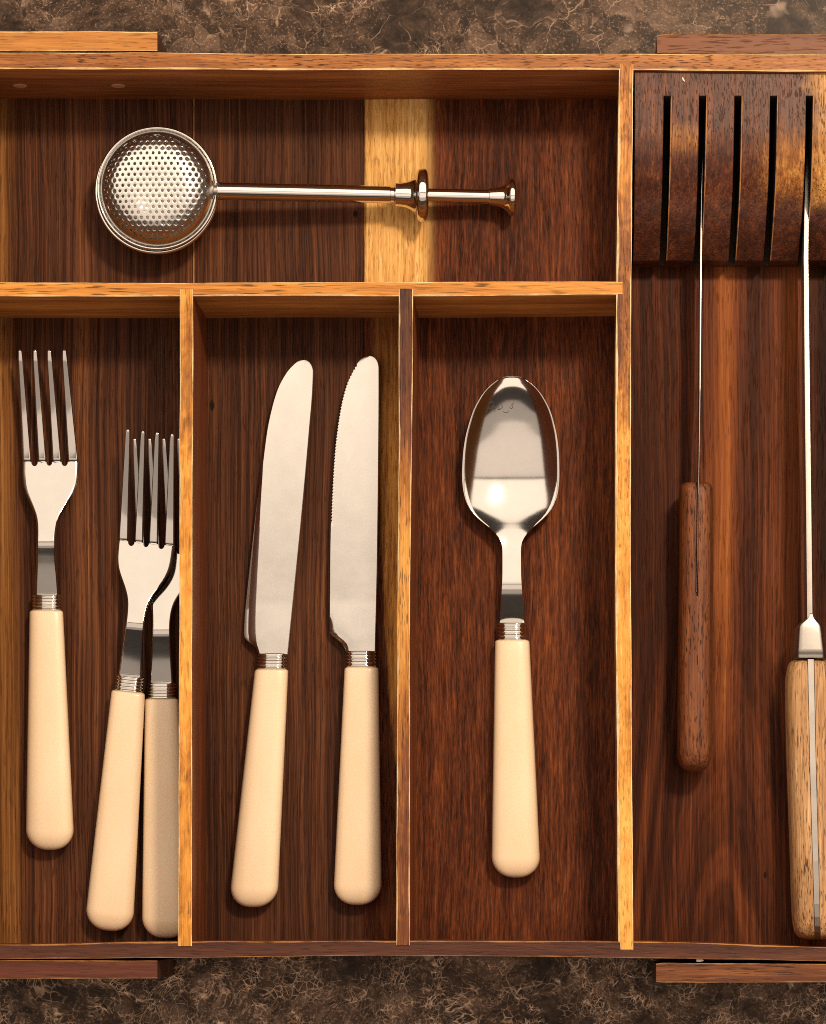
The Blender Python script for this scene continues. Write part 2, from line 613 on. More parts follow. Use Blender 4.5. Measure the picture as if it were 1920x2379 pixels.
def board(name, ctrl, mats, parent, chamfer=(3, 3), zt=ZTOP, zb=-4.0, jit=0.3, n=60, horizontal=False, seed=0):
    """a standing board. ctrl: (along, side_a, side_b) px positions of the two top edges at stations along it"""
    rnd = random.Random(seed)
    s0, s1 = ctrl[0][0], ctrl[-1][0]
    ta = [(c[0], c[1]) for c in ctrl]
    tb = [(c[0], c[2]) for c in ctrl]
    ph = [rnd.uniform(0, 6.28) for _ in range(6)]
    loops = []
    for i in range(n + 1):
        s = lerp(s0, s1, i / n)
        j1 = jit * (math.sin(s * 0.011 + ph[0]) + 0.6 * math.sin(s * 0.037 + ph[1])) + rnd.uniform(-.3, .3) * jit
        j2 = jit * (math.sin(s * 0.013 + ph[2]) + 0.6 * math.sin(s * 0.031 + ph[3])) + rnd.uniform(-.3, .3) * jit
        a, b_ = smooth_interp(ta, s) + j1, smooth_interp(tb, s) + j2
        ca = chamfer[0] * (0.8 + 0.35 * math.sin(s * 0.023 + ph[4]) + rnd.uniform(-.2, .2))
        cb = chamfer[1] * (0.8 + 0.35 * math.sin(s * 0.027 + ph[5]) + rnd.uniform(-.2, .2))

        def q(side, z):
            p = P(s, side, zt) if horizontal else P(side, s, zt)
            return Vector((p.x, p.y, ZF + z * S))
        loops.append([q(a, zb), q(a, zt - ca * 0.9), q(a + ca, zt), q(b_ - cb, zt), q(b_, zt - cb * 0.9), q(b_, zb)])

    def mf(i, j):
        return {0: 2, 1: 1, 2: 0, 3: 1, 4: 2, 5: 2}[j]
    o = loft(name, loops, mats, parent, False, None, mf)
    return o


# timber for the upright boards: top edge / arris with painted-in highlight / faces
m_back_top = wood('back_top', [(0, (0.055, 0.016, 0.006)), (0.35, (0.17, 0.055, 0.014)), (0.7, (0.34, 0.125, 0.029)), (1, (0.52, 0.235, 0.06))], 'x', 11,
                  broad=0.4, fine=0.9, pore=0.85, base=0.55, fine_w=4.5, pore_w=2.6, pore_len=28)
m_back_side = wood('back_side', [(0, (0.07, 0.022, 0.009)), (0.4, (0.22, 0.072, 0.024)), (0.75, (0.40, 0.138, 0.038)), (1, (0.60, 0.25, 0.07))], 'x', 12,
                   broad=0.5, fine=0.7, pore=0.3, base=0.46, fine_w=7)
m_pale_edge_x = edge_highlight_mat('pale_edge_x', (0.45, 0.24, 0.08), (0.82, 0.58, 0.28), 1, 'x')
m_pale_edge_y = edge_highlight_mat('pale_edge_y', (0.42, 0.21, 0.06), (0.86, 0.68, 0.38), 2, 'y')
m_dull_edge_x = edge_highlight_mat('dull_edge_x', (0.10, 0.035, 0.012), (0.40, 0.19, 0.06), 3, 'x')
m_dull_edge_y = edge_highlight_mat('dull_edge_y', (0.16, 0.055, 0.017), (0.50, 0.25, 0.08), 4, 'y')
m_mid_top = wood('middle_top', [(0, (0.13, 0.040, 0.009)), (0.3, (0.36, 0.13, 0.023)), (0.65, (0.64, 0.27, 0.044)), (1, (0.78, 0.41, 0.10))], 'x', 13,
                 broad=0.35, fine=0.6, pore=0.75, base=0.52, fine_w=5, pore_len=60)
m_mid_side = wood('middle_side', [(0, (0.10, 0.030, 0.010)), (0.4, (0.32, 0.106, 0.026)), (0.75, (0.56, 0.22, 0.048)), (1, (0.72, 0.35, 0.09))], 'x', 14,
                  broad=0.5, fine=0.7, pore=0.35, base=0.5)
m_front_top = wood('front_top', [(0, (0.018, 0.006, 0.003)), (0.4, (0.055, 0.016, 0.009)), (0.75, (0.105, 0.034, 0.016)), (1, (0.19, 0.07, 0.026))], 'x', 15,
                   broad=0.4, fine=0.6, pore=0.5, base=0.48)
m_d1_top = wood('divider_top_a', [(0, (0.11, 0.030, 0.008)), (0.3, (0.32, 0.12, 0.020)), (0.6, (0.60, 0.255, 0.040)), (1, (0.82, 0.44, 0.10))], 'y', 16,
                broad=0.35, fine=0.55, pore=0.42, base=0.55, mottle=0.5, fine_w=5,
                along_tab=[(wy(660, 278), .50), (wy(800, 278), .36), (wy(950, 278), .40), (wy(1100, 278), .57), (wy(1600, 278), .60), (wy(1800, 278), .45), (wy(2200, 278), .5)])
m_d1_side = wood('divider_side_a', [(0, (0.05, 0.013, 0.006)), (0.4, (0.15, 0.040, 0.014)), (0.75, (0.26, 0.075, 0.024)), (1, (0.40, 0.14, 0.04))], 'y', 17,
                 broad=0.5, fine=0.6, pore=0.3, base=0.45)
m_d2_top = wood('divider_top_b', [(0, (0.05, 0.014, 0.006)), (0.35, (0.15, 0.045, 0.014)), (0.65, (0.38, 0.145, 0.026)), (1, (0.62, 0.31, 0.07))], 'y', 18,
                broad=0.3, fine=0.75, pore=0.7, base=0.42, mottle=0.2, fine_w=4,
                along_tab=[(wy(660, 278), .28), (wy(900, 278), .34), (wy(1120, 278), .55), (wy(1300, 278), .70), (wy(1500, 278), .66), (wy(1700, 278), .48), (wy(2200, 278), .42)])
m_d3_top = wood('divider_top_c', [(0, (0.09, 0.026, 0.007)), (0.3, (0.27, 0.092, 0.018)), (0.6, (0.58, 0.25, 0.040)), (1, (0.80, 0.45, 0.11))], 'y', 19,
                broad=0.3, fine=0.65, pore=0.45, pore_len=22, base=0.52, mottle=0.42, fine_w=5,
                along_tab=[(wy(140, 278), .40), (wy(400, 278), .44), (wy(640, 278), .30), (wy(820, 278), .30), (wy(1000, 278), .52), (wy(1200, 278), .60), (wy(1500, 278), .58), (wy(1750, 278), .50), (wy(1900, 278), .64), (wy(2200, 278), .60)])
m_d3_side = wood('divider_side_c', [(0, (0.10, 0.03, 0.009)), (0.4, (0.30, 0.11, 0.026)), (0.75, (0.52, 0.23, 0.055)), (1, (0.72, 0.40, 0.11))], 'y', 27,
                 broad=0.5, fine=0.7, pore=0.3, base=0.48)
m_end = wood('end_wall_wood', [(0, (0.06, 0.02, 0.008)), (0.5, (0.2, 0.075, 0.022)), (1, (0.4, 0.18, 0.05))], 'y', 20)

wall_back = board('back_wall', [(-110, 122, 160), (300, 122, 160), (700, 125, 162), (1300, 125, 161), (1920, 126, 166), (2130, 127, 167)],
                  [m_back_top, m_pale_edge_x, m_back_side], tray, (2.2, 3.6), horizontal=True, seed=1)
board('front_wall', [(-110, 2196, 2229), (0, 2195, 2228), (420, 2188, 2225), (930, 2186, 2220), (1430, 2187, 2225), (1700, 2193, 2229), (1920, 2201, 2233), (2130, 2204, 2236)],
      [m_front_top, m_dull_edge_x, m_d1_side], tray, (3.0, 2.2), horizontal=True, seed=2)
board('end_wall', [(160, -100, -62), (2190, -100, -62)], [m_end, m_dull_edge_y, m_end], tray, zt=ZTOP - 1, seed=3)
board('end_wall', [(166, 2080, 2118), (2200, 2080, 2118)], [m_end, m_dull_edge_y, m_end], tray, zt=ZTOP - 1, seed=4)
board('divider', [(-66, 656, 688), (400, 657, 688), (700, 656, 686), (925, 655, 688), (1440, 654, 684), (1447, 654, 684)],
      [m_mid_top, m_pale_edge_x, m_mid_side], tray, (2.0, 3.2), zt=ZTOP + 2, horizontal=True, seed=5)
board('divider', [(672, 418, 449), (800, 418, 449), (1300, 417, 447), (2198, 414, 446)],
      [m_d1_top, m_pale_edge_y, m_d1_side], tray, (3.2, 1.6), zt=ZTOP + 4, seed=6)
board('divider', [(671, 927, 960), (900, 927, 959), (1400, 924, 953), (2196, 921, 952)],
      [m_d2_top, edge_highlight_mat('pale_edge_b', (0.40, 0.20, 0.06), (0.80, 0.60, 0.34), 5), m_d1_side], tray, (3.0, 2.0), zt=ZTOP + 4, seed=7)
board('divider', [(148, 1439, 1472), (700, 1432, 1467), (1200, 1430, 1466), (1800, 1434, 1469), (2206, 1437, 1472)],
      [m_d3_top, edge_highlight_mat('pale_edge_c', (0.55, 0.32, 0.10), (0.90, 0.74, 0.46), 6), m_d3_side], tray, (5.5, 2.2), zt=ZTOP + 0.8, seed=8)

# wooden screw plugs in the back wall
m_plug = wood('plug_wood', [(0, (0.26, 0.11, 0.06)), (1, (0.55, 0.28, 0.165))], 'x', 31, pore=0.2)
for (px, py) in ((47, 199), (275, 199)):
    yb = P(px, 160, ZTOP).y
    # height at which the wall face is seen at this pixel
    zz = CZ - (yb - CY) / (NY - py) * D / S
    xc = CX + (px - NX) * S * (CZ - zz) / D
    bm = bmesh.new()
    r = [[bm.verts.new((xc + rr * S * math.cos(a), yb - dd * S, zz + rr * S * math.sin(a)))
          for a in (2 * math.pi * k / 24 for k in range(24))] for (rr, dd) in ((17, -4), (17, 0.8), (15.5, 1.6))]
    for i in range(2):
        for j in range(24):
            bm.faces.new((r[i][j], r[i][(j + 1) % 24], r[i + 1][(j + 1) % 24], r[i + 1][j]))
    bm.faces.new(r[2])
    link_mesh('screw_plug', bm, m_plug, wall_back, False)

# the pull-out side sections: only their long panels pass through the picture
m_ex_tl = wood('extension_wood_a', [(0, (0.11, 0.035, 0.009)), (0.35, (0.32, 0.115, 0.022)), (0.7, (0.46, 0.19, 0.042)), (1, (0.68, 0.38, 0.12))], 'x', 41, broad=0.5, fine=0.7, pore=0.5, base=0.6)
m_ex_tr = wood('extension_wood_b', [(0, (0.04, 0.012, 0.005)), (0.4, (0.12, 0.038, 0.015)), (0.75, (0.21, 0.072, 0.024)), (1, (0.34, 0.13, 0.04))], 'x', 42, broad=0.3, fine=0.5, pore=0.5, base=0.5)
m_ex_bl = wood('extension_wood_c', [(0, (0.022, 0.006, 0.004)), (0.4, (0.075, 0.019, 0.011)), (0.75, (0.13, 0.037, 0.018)), (1, (0.22, 0.075, 0.03))], 'x', 43, broad=0.4, fine=0.7, pore=0.5, base=0.5)
m_ex_br = wood('extension_wood_d', [(0, (0.035, 0.011, 0.005)), (0.4, (0.11, 0.034, 0.012)), (0.75, (0.24, 0.085, 0.026)), (1, (0.38, 0.16, 0.045))], 'x', 44, broad=0.3, fine=0.8, pore=0.8, base=0.5)
m_ex_side = wood('extension_side', [(0, (0.025, 0.008, 0.004)), (0.5, (0.07, 0.022, 0.012)), (1, (0.14, 0.05, 0.022))], 'x', 45)
zb_ext = -(ZF / S) + 1
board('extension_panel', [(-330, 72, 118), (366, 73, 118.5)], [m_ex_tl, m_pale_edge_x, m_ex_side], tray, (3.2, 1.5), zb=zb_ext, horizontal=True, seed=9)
board('extension_panel', [(1527, 81, 123), (1533, 79, 124), (2400, 83, 125)], [m_ex_tr, m_dull_edge_x, m_ex_side], tray, (2.6, 1.5), zb=zb_ext, horizontal=True, seed=10)
board('extension_panel', [(-330, 2231, 2274), (366, 2232, 2273)], [m_ex_bl, m_dull_edge_x, m_ex_side], tray, (1.8, 2.2), zb=zb_ext, horizontal=True, seed=11)
board('extension_panel', [(1525, 2239, 2281), (1531, 2237, 2283), (1920, 2240, 2282), (2400, 2242, 2285)], [m_ex_br, m_dull_edge_x, m_ex_side], tray, (2.2, 2.6), zb=zb_ext, horizontal=True, seed=12)

# little white nylon runner between the front wall and its pull-out panel
m_white, b_ = begin('white_nylon')
b_.inputs['Base Color'].default_value = (0.75, 0.70, 0.62, 1)
b_.inputs['Roughness'].default_value = 0.4
p = P(1627, 2231, ZTOP - 14)
lathe('slide_stud', p - Vector((9 * S, 0, 0)), p, [(0, 1), (0.5, 3.4), (3, 4.2), (10, 4.2), (14, 3.2), (17, 1.6), (18, 0.4)], m_white, tray, 16)

# ------------------------------------------------------------------ knife block


base = P(1760, 390, 0)


def ex_block(t, x, y, z, aw, n1, n2, n3):
    x = x + base.x / S
    y = y - base.y / S
    big = noise(vec(x * 0.006, y * 0.007, 3.3), 1, 3, 0.55, 0.6)
    xs = x + (big - 0.5) * 160.0
    sap = xs.step(wx(1850, 240), wx(1925, 240)) * (1.0 - y.step(wy(455, 200), wy(500, 200)))
    sp2 = (1.0 - ((x - wx(1590, 240)) * (1 / 75.0)).abs().step(0.3, 1.0)) * (1.0 - ((y - wy(325, 250)) * (1 / 48.0)).abs().step(0.2, 1.0)) * 0.7
    sp3 = (1.0 - ((x - wx(1850, 240)) * (1 / 120.0)).abs().step(0.2, 1.0)) * (1.0 - ((y - wy(385, 240)) * (1 / 105.0)).abs().step(0.15, 1.0))
    col = ramp(t.clamp(), [(0, (0.014, 0.0045, 0.0025)), (0.4, (0.062, 0.017, 0.008)), (0.75, (0.15, 0.043, 0.015)), (1, (0.30, 0.10, 0.028))])
    amber = ramp(t.clamp(), [(0, (0.05, 0.015, 0.004)), (0.45, (0.25, 0.092, 0.020)), (1, (0.58, 0.29, 0.075))])
    gold = ramp(t.clamp(), [(0, (0.14, 0.05, 0.012)), (0.45, (0.46, 0.21, 0.05)), (1, (0.80, 0.52, 0.18))])
    st = (noise(vec(x * (1 / 5.0), y * (1 / 70.0), 2.0), 1, 3, 0.6) - 0.5) * 0.9
    ma = (sp2 + sp3).clamp()
    col = mix((ma * 1.0 + st * ma.step(0.0, 0.4)).clamp(), col, amber)
    return t, mix((sap * 0.9 + st * sap.step(0.0, 0.4)).clamp(), col, gold)


m_block = wood('block_wood', [(0, DARK), (1, RED)], 'y', 51, broad=0.3, fine=0.9, pore=0.7, base=0.44, mottle=0.3, fine_w=5, pore_len=18, pore_w=3.0,
               rough=0.36, spec=0.22, extra=ex_block)
m_slot_edge = edge_highlight_mat('slot_edge', (0.06, 0.02, 0.008), (0.38, 0.16, 0.05), 8)  # bright rim on the slots' right edges, highlight painted into the colour
m_slot, b_ = begin('slot_wood')
b_.inputs['Base Color'].default_value = (0.03, 0.012, 0.006, 1)
b_.inputs['Roughness'].default_value = 0.8
block = empty('knife_block', base, 'dark wavy wooden knife block with tall slots at the top right', 'knife block')
prof = [(167, 263), (240, 262), (300, 261), (350, 257), (390, 249), (430, 235), (475, 209), (520, 172), (560, 132), (605, 82)]


def world_y_for(py, z): return P(0, py, z).y


ylist = []
for i in range(61):
    py = lerp(167, 605, i / 60)
    z = smooth_interp(prof, py)
    ylist.append((world_y_for(py, z), z, py))
# insert sharp start of the slots
ys_slot = world_y_for(222, 262)
cols = [(P(1475, 300, 240).x, 0)]
slot_px = [1550.5, 1632.5, 1714.5, 1797, 1880, 1963]
hw = 8.2 * S
for sx in slot_px:
    xc = P(sx, 222, 244).x
    cols += [(xc - hw - 4 * S, 0), (xc - hw - 1.2 * S, 0), (xc - hw, 1), (xc - hw + 0.1 * S, 2), (xc + hw - 0.1 * S, 2), (xc + hw, 1), (xc + hw + 2.4 * S, 0), (xc + hw + 5 * S, 0)]
cols.append((P(2078, 300, 240).x, 0))
bm = bmesh.new()
rows = []
yl = [r for r in ylist if r[0] > ys_slot + 3 * S]


def z_at(yy):
    for (ya, za, _), (yb2, zb2, _) in zip(ylist, ylist[1:]):
        if ya >= yy >= yb2:
            return za + (zb2 - za) * (ya - yy) / (ya - yb2)
    return ylist[-1][1]



yl += [(ys_slot, z_at(ys_slot), -1), (ys_slot - 0.1 * S, z_at(ys_slot - 0.1 * S), 222.5)]
yl += [r for r in ylist if r[0] < ys_slot - 2 * S]
for (yy, z, py) in yl:
    row = []
    cut = yy < ys_slot
    for (xx, kind) in cols:
        sh = 0.016 * (yy - ys_slot) if kind or True else 0
        if xx == cols[0][0] or xx == cols[-1][0]:
            sh = 0
        zz = z
        if cut and kind == 1:
            zz = z - 1.6
        if cut and kind == 2:
            zz = min(26, z - 20)
        row.append(bm.verts.new(Vector((xx + sh, yy, ZF + zz * S)) - base))
    rows.append(row)
for i in range(len(rows) - 1):
    for j in range(len(cols) - 1):
        f = bm.faces.new((rows[i][j], rows[i + 1][j], rows[i + 1][j + 1], rows[i][j + 1]))
        k0, k1 = cols[j][1], cols[j + 1][1]
        if 2 in (k0, k1):
            f.material_index = 1 if (yl[i + 1][0] < ys_slot) else 0
        elif k0 == 1 and k1 == 0 and yl[i + 1][0] < ys_slot:
            f.material_index = 2
# skirt
bz = (ZF + 0.0003)


def drop(vs_):
    low = [bm.verts.new((v.co.x, v.co.y, bz - base.z)) for v in vs_]
    for i in range(len(vs_) - 1):
        bm.faces.new((vs_[i], vs_[i + 1], low[i + 1], low[i]))


drop([r[0] for r in rows])
drop([r[-1] for r in rows])
drop(rows[0])
drop(rows[-1])
blk = link_mesh('block_body', bm, [m_block, m_slot, m_slot_edge], block, True, 35)

# ------------------------------------------------------------------ crumb on the block
bm = bmesh.new()
crumb_pts = [(1586.5, 179), (1587, 183), (1588.5, 187), (1591.5, 190)]
p0 = P(1588, 185, 263)
crumb_loops = []
for i, (px, py) in enumerate(crumb_pts):
    r = (0.8, 2.0, 2.4, 0.9)[i]
    c = P(px, py, 265)
    crumb_loops.append([c + Vector((math.cos(a) * r * S, 0.3 * r * S * math.sin(a), math.sin(a) * r * S)) for a in (k * math.pi / 4 for k in range(8))])
bm.free()
crumb = loft('crumb', crumb_loops, m_white, None, True, off=p0)
crumb.location = p0
crumb['label'] = 'tiny white crumb lying on top of the dark knife block'
crumb['category'] = 'crumb'

# ------------------------------------------------------------------ cutlery shapes


def sup(a, n):
    c, s = math.cos(a), math.sin(a)
    return (math.copysign(abs(c)**(2 / n), c), math.copysign(abs(s)**(2 / n), s))


def handle(root, y0, y1, cx0, cx1, w0, w1, mat, lean=None, zc0=33, zc1=38, th0=26, th1=36, n=3.0):
    """cream handle: y0 at the ferrule, y1 the butt, cx0/cx1 centre lines, w0/w1 half widths"""
    loops = []
    st = [(y0, 0.86, 0.86), (y0 + 1.2, 0.93, 0.93), (y0 + 3.5, 0.985, 0.985), (y0 + 7, 1, 1)]
    L = y1 - y0
    yend = y1 - 50
    for i in range(1, 15):
        st.append((lerp(y0 + 7, yend, i / 14), 1, 1))
    for i in range(1, 15):
        a = (i / 14) * math.pi / 2
        if i == 14:
            a = math.pi / 2 * 0.995
        st.append((yend + 50 * math.sin(a), max(0.03, math.cos(a)**0.86), max(0.03, math.cos(a)**0.8)))
    for (y, fw, ft) in st:
        t = (y - y0) / L
        tt = t if t < 0.93 else 0.93 + (t - 0.93) * 0.2
        w = lerp(w0, w1, tt) * fw
        th = lerp(th0, th1, tt) * ft
        cx, zc = lerp(cx0, cx1, t), lerp(zc0, zc1, t)
        loops.append([P(cx + w * sup(a, n)[0], y, zc + th * sup(a, n)[1]) for a in (2 * math.pi * k / 40 for k in range(40))])
    return loft('handle', loops, mat, root, True)


def ferrule(root, y0, y1, cx0, cx1, w, zc, th, mat, rings=5):
    loops = []
    n = rings * 8
    for i in range(n + 1):
        t = i / n
        rr = abs(math.sin(t * math.pi * rings))**0.7
        f = 0.87 + 0.15 * rr
        if i in (0, n):
            f = 0.82
        y = lerp(y0, y1, t)
        cx = lerp(cx0, cx1, t)
        loops.append([P(cx + w * f * sup(a, 2.3)[0], y, zc + (th - (1 - f) * w) * sup(a, 2.3)[1]) for a in (2 * math.pi * k / 36 for k in range(36))])
    return loft('ferrule', loops, mat, root, True)


def plate_loop(us, row):
    """us: list of u in -1..1; row(u)->(px,py,ztop,zbot)"""
    top, bot = [], []
    for u in us:
        px, py, zt, zb = row(u)
        top.append(P(px, py, zt))
        bot.append(P(px, py, zb))
    return top + bot[::-1]


# --- fork -----------------------------------------------------------
ZFORK = [(1072, 21), (1100, 24), (1150, 37), (1200, 53), (1235, 64), (1255, 68.5), (1266, 68), (1280, 63), (1330, 45), (1386, 28)]
HEADW = [(1068, 66.5), (1090, 66), (1105, 65.5), (1125, 63), (1145, 56.5), (1165, 46), (1182, 36), (1200, 28), (1220, 23.5), (1250, 21.5), (1290, 22.5), (1340, 25.5), (1386, 28.5)]
HEADC = [(1072, 117), (1150, 115), (1200, 110), (1260, 107), (1386, 108.5)]
TINES = [(62.3, 46, 21.5), (98.3, 81, 19.5), (132.5, 114, 21), (170.3, 149, 24)]


def fork(root):
    handle(root, 1418, 1975, 108, 117, 39, 57, M_CREAM)
    ferrule(root, 1381, 1419, 109, 108.5, 33, 31, 23, M_CHROME)
    ul = []
    cs = []
    for a, b_ in zip(TINES, TINES[1:]):
        c0, c1 = a[0] + a[2] / 2, b_[0] - b_[2] / 2
        cs.append(((c0 + c1) / 2, (c1 - c0) / 2))
    c, w = 117.0, 66.3
    ul = [-1, -0.975, -0.93, -0.85, -0.76]
    for (m_, h) in cs:
        ul += [(m_ + h * q - c) / w for q in (-1.35, -1.0, -0.9, -0.6, -0.3, 0, 0.3, 0.6, 0.9, 1.0, 1.35)]
    ul += [0.76, 0.85, 0.93, 0.975, 1]
    ul = sorted(ul)

    def notch(u):
        x = c + u * w
        y = 1073.0
        for (m_, h) in cs:
            d = abs(x - m_)
            if d < h:
                y = 1073.0 + 1.3 * math.sqrt(h * h - d * d)
        return y
    stations = [1073, 1088, 1093, 1100, 1108, 1116, 1125, 1135, 1145, 1155, 1165, 1175, 1185, 1195, 1205, 1215, 1225, 1235, 1245, 1252, 1258, 1263, 1268, 1274, 1282,
                1292, 1305, 1320, 1335, 1350, 1365, 1384]
    loops = []
    for si, y in enumerate(stations):
        hwid, hc, zc = smooth_interp(HEADW, y), smooth_interp(HEADC, y), smooth_interp(ZFORK, y)
        th = interp([(1073, 9), (1200, 11), (1384, 16)], y)

        def row(u):
            yy = notch(u) if si == 0 else y
            e = 1 - max(0.0, (abs(u) - 0.88) / 0.12)**2
            dish = interp([(1073, 1.5), (1130, 3.0), (1200, 0.0), (1384, -1.0)], y) * (u * u)
            zc2 = smooth_interp(ZFORK, yy) + dish
            return hc + u * hwid, yy, zc2 + th / 2 * max(0.12, e), zc2 - th / 2 * max(0.12, e)
        loops.append(plate_loop(ul, row))
    head = loft('head', loops, M_STEEL, root, True, 50, strip_caps=True)
    for ti, (x0, x1, wd) in enumerate(TINES):
        tl = []
        for i in range(25):
            t = i / 24
            if i >= 21:
                t = (0.875, 0.93, 0.97, 1.0)[i - 21] if False else t
            y = lerp(1075.5, 814, t)
            cx = lerp(x0, x1, t)
            hw_ = lerp(wd / 2, 5.2, t**0.95)
            z = smooth_interp([(0, 21.2), (0.12, 23), (0.35, 34), (0.7, 58), (1, 82)], t)
            th = lerp(4.6, 2.6, t)
            if i == 24:
                hw_ *= 0.5
                th *= 0.4
                y -= 2.4
            elif i == 23:
                y = lerp(1075.5, 814, 0.985)
                hw_ *= 0.8
            pts = [(-1, 0), (-0.97, 0.55), (-0.84, 0.92), (-0.6, 1.0), (0, 1.04), (0.6, 1.0), (0.84, 0.92), (0.97, 0.55), (1, 0), (0.9, -0.8), (0.5, -1), (-0.5, -1), (-0.9, -0.8)]
            tl.append([P(cx + hw_ * a, y, z + th * b_) for a, b_ in pts])
        loft('tine', tl, M_STEEL, head, True)
    return root


def copy_tree(o, parent=None):
    c = o.copy()
    scn.collection.objects.link(c)
    if parent:
        c.parent = parent
    for ch in list(o.children):
        copy_tree(ch, c)
    return c


FG = 'cream handled forks in the left compartment'
butt1 = P(117, 1975, 0)
fork1 = empty('fork', butt1, 'cream handled fork lying alone at the left side of its compartment', 'fork', FG)
fork(fork1)
# head-up fork resting on its neighbour
fork2 = copy_tree(fork1)
fork2['label'] = 'slanted cream handled fork lying across the neck of the fork by the divider'
fork2.location = P(252, 2160, 0)
fork2.rotation_euler = (math.radians(1.5), 0, math.radians(-5.9))
fork3 = copy_tree(fork1)
fork3['label'] = 'cream handled fork wedged against the golden divider, partly under another fork'
fork3.location = P(386, 2179, 0)
fork3.rotation_euler = (0, 0, math.radians(0.25))

# --- table knives -----------------------------------------------------


def table_knife(root, LE, RE, bev, zc, y_tip, y_end, fer, hand, serr=None, ridge=0):
    handle(root, *hand)
    ferrule(root, *fer)
    ys = []
    y = y_tip
    # closely spaced at the tip, then every 3 px along the serrations
    k = 0
    while y < y_end:
        ys.append(y)
        d = y - y_tip
        y += 0.35 if d < 2 else 0.9 if d < 8 else 1.8 if d < 30 else (2.0 if serr and y < serr[1] else 9)
    ys.append(y_end)
    loops = []
    for i, yy in enumerate(ys):
        xl, xr = smooth_interp(LE, yy), smooth_interp(RE, yy)
        tooth = 0.0
        if serr and serr[0] < yy < serr[1]:
            tooth = serr[2] * (abs(((yy / serr[3]) % 1.0) - 0.5) * 2)
        bw = min(interp(bev, yy), (xr - xl) * 0.45)
        w = xr - xl
        f = min(1, w / 9.0)
        t_sp = 6.0 * f
        t_b = 4.5 * f
        zz = zc + interp([(y_tip, 0), (y_end - 120, 0), (y_end, 3)], yy)
        drop_ = bw * 0.30 * f
        bw2 = bw + 4.0 * f if serr else bw
        pr = [(xl + tooth, -0.6 - drop_), (xl + tooth + 0.5, 0.2 - drop_), (xl + tooth + (bw2 - tooth) * 0.5, -drop_ * 0.5 + t_b * 0.5), (xl + bw2, t_b), (xl + bw2 + 2, t_b + 0.25), (lerp(xl + bw, xr, 0.35), t_b + .5), (lerp(xl + bw, xr, 0.7), t_sp - 0.4),
              (xr - 2.2 * f, t_sp), (xr - .7 * f, t_sp - 0.8 * f), (xr, t_sp - 2.5 * f)]
        if serr and yy < 1440:
            pr[0] = (pr[0][0], t_b - 1.3)
            pr[1] = (pr[1][0], t_b - 0.7)
            pr[2] = (pr[2][0], t_b - 0.3)
        top = [P(x, yy, zz + z) for x, z in pr]
        bot = [P(x, yy, zz - abs(z) * 0.9 - 0.4 if j > 2 else zz - 0.8 - drop_ * (1 - j * 0.4)) for j, (x, z) in enumerate(pr)]
        loops.append(top + bot[::-1])
    b = loft('blade', loops, M_BLADE, root, True, 24, strip_caps=True)
    return b


KG = 'cream handled table knives'
k1 = empty('table_knife', P(588, 2108, 0), 'leaning cream handled table knife with smooth slanted edge, nearer the golden divider', 'table knife', KG)
table_knife(k1,
            [(836, 704), (836.5, 699), (837.8, 694.5), (840, 690), (843, 686), (847, 681.5), (853, 675.5), (861, 668.5), (875, 659), (900, 646), (940, 633), (1000, 620), (1060, 612), (1100, 607), (1150, 599.5), (1250, 588), (1350, 577), (1440, 568.5), (1474, 567), (1481, 568), (1487, 573), (1493, 580), (1500, 590), (1508, 597), (1522, 602)],
            [(836, 708), (836.5, 711.5), (837.8, 715), (840, 718.7), (843, 721.8), (847, 724.6), (853, 727.3), (862, 729.2), (900, 728), (1000, 720), (1200, 702), (1400, 682), (1522, 669.5)],
            [(836, 2), (1080, 2), (1150, 8), (1300, 17), (1480, 27), (1487, 22), (1493, 16), (1500, 8), (1508, 4), (1522, 3)], 30, 836, 1520,
            (1517, 1556, 634, 632, 34.5, 32, 23, M_CHROME),
            (1555, 2108, 631.5, 588, 39, 57, M_CREAM))
k2 = empty('table_knife', P(831, 2103, 0), 'upright cream handled table knife with a finely serrated edge beside the sapwood stripe', 'table knife', KG)
table_knife(k2,
            [(827, 858), (827.4, 853), (828.8, 848), (831.5, 843), (835, 838.5), (839, 834.5), (845, 829.8), (854, 824), (868, 816.5), (890, 806.5), (930, 795), (980, 786), (1040, 778.5), (1100, 774), (1200, 769.5), (1300, 767.5), (1462, 766.5), (1470, 768), (1480, 776), (1487, 786), (1494, 794), (1503, 800), (1516, 804)],
            [(827, 861), (827.4, 865), (828.8, 869), (831.5, 872.7), (835, 875.8), (839, 878.3), (845, 880.4), (854, 881.8), (900, 882), (1100, 880.5), (1300, 878), (1516, 873)],
            [(827, 2), (1200, 2.5), (1440, 3), (1470, 9), (1490, 8), (1516, 3)], 30, 827, 1514,
            (1511, 1551, 839, 840, 35, 32, 23, M_CHROME),
            (1550, 2103, 840.5, 831, 39.5, 57, M_CREAM), serr=(845, 1215, 2.7, 7.2))

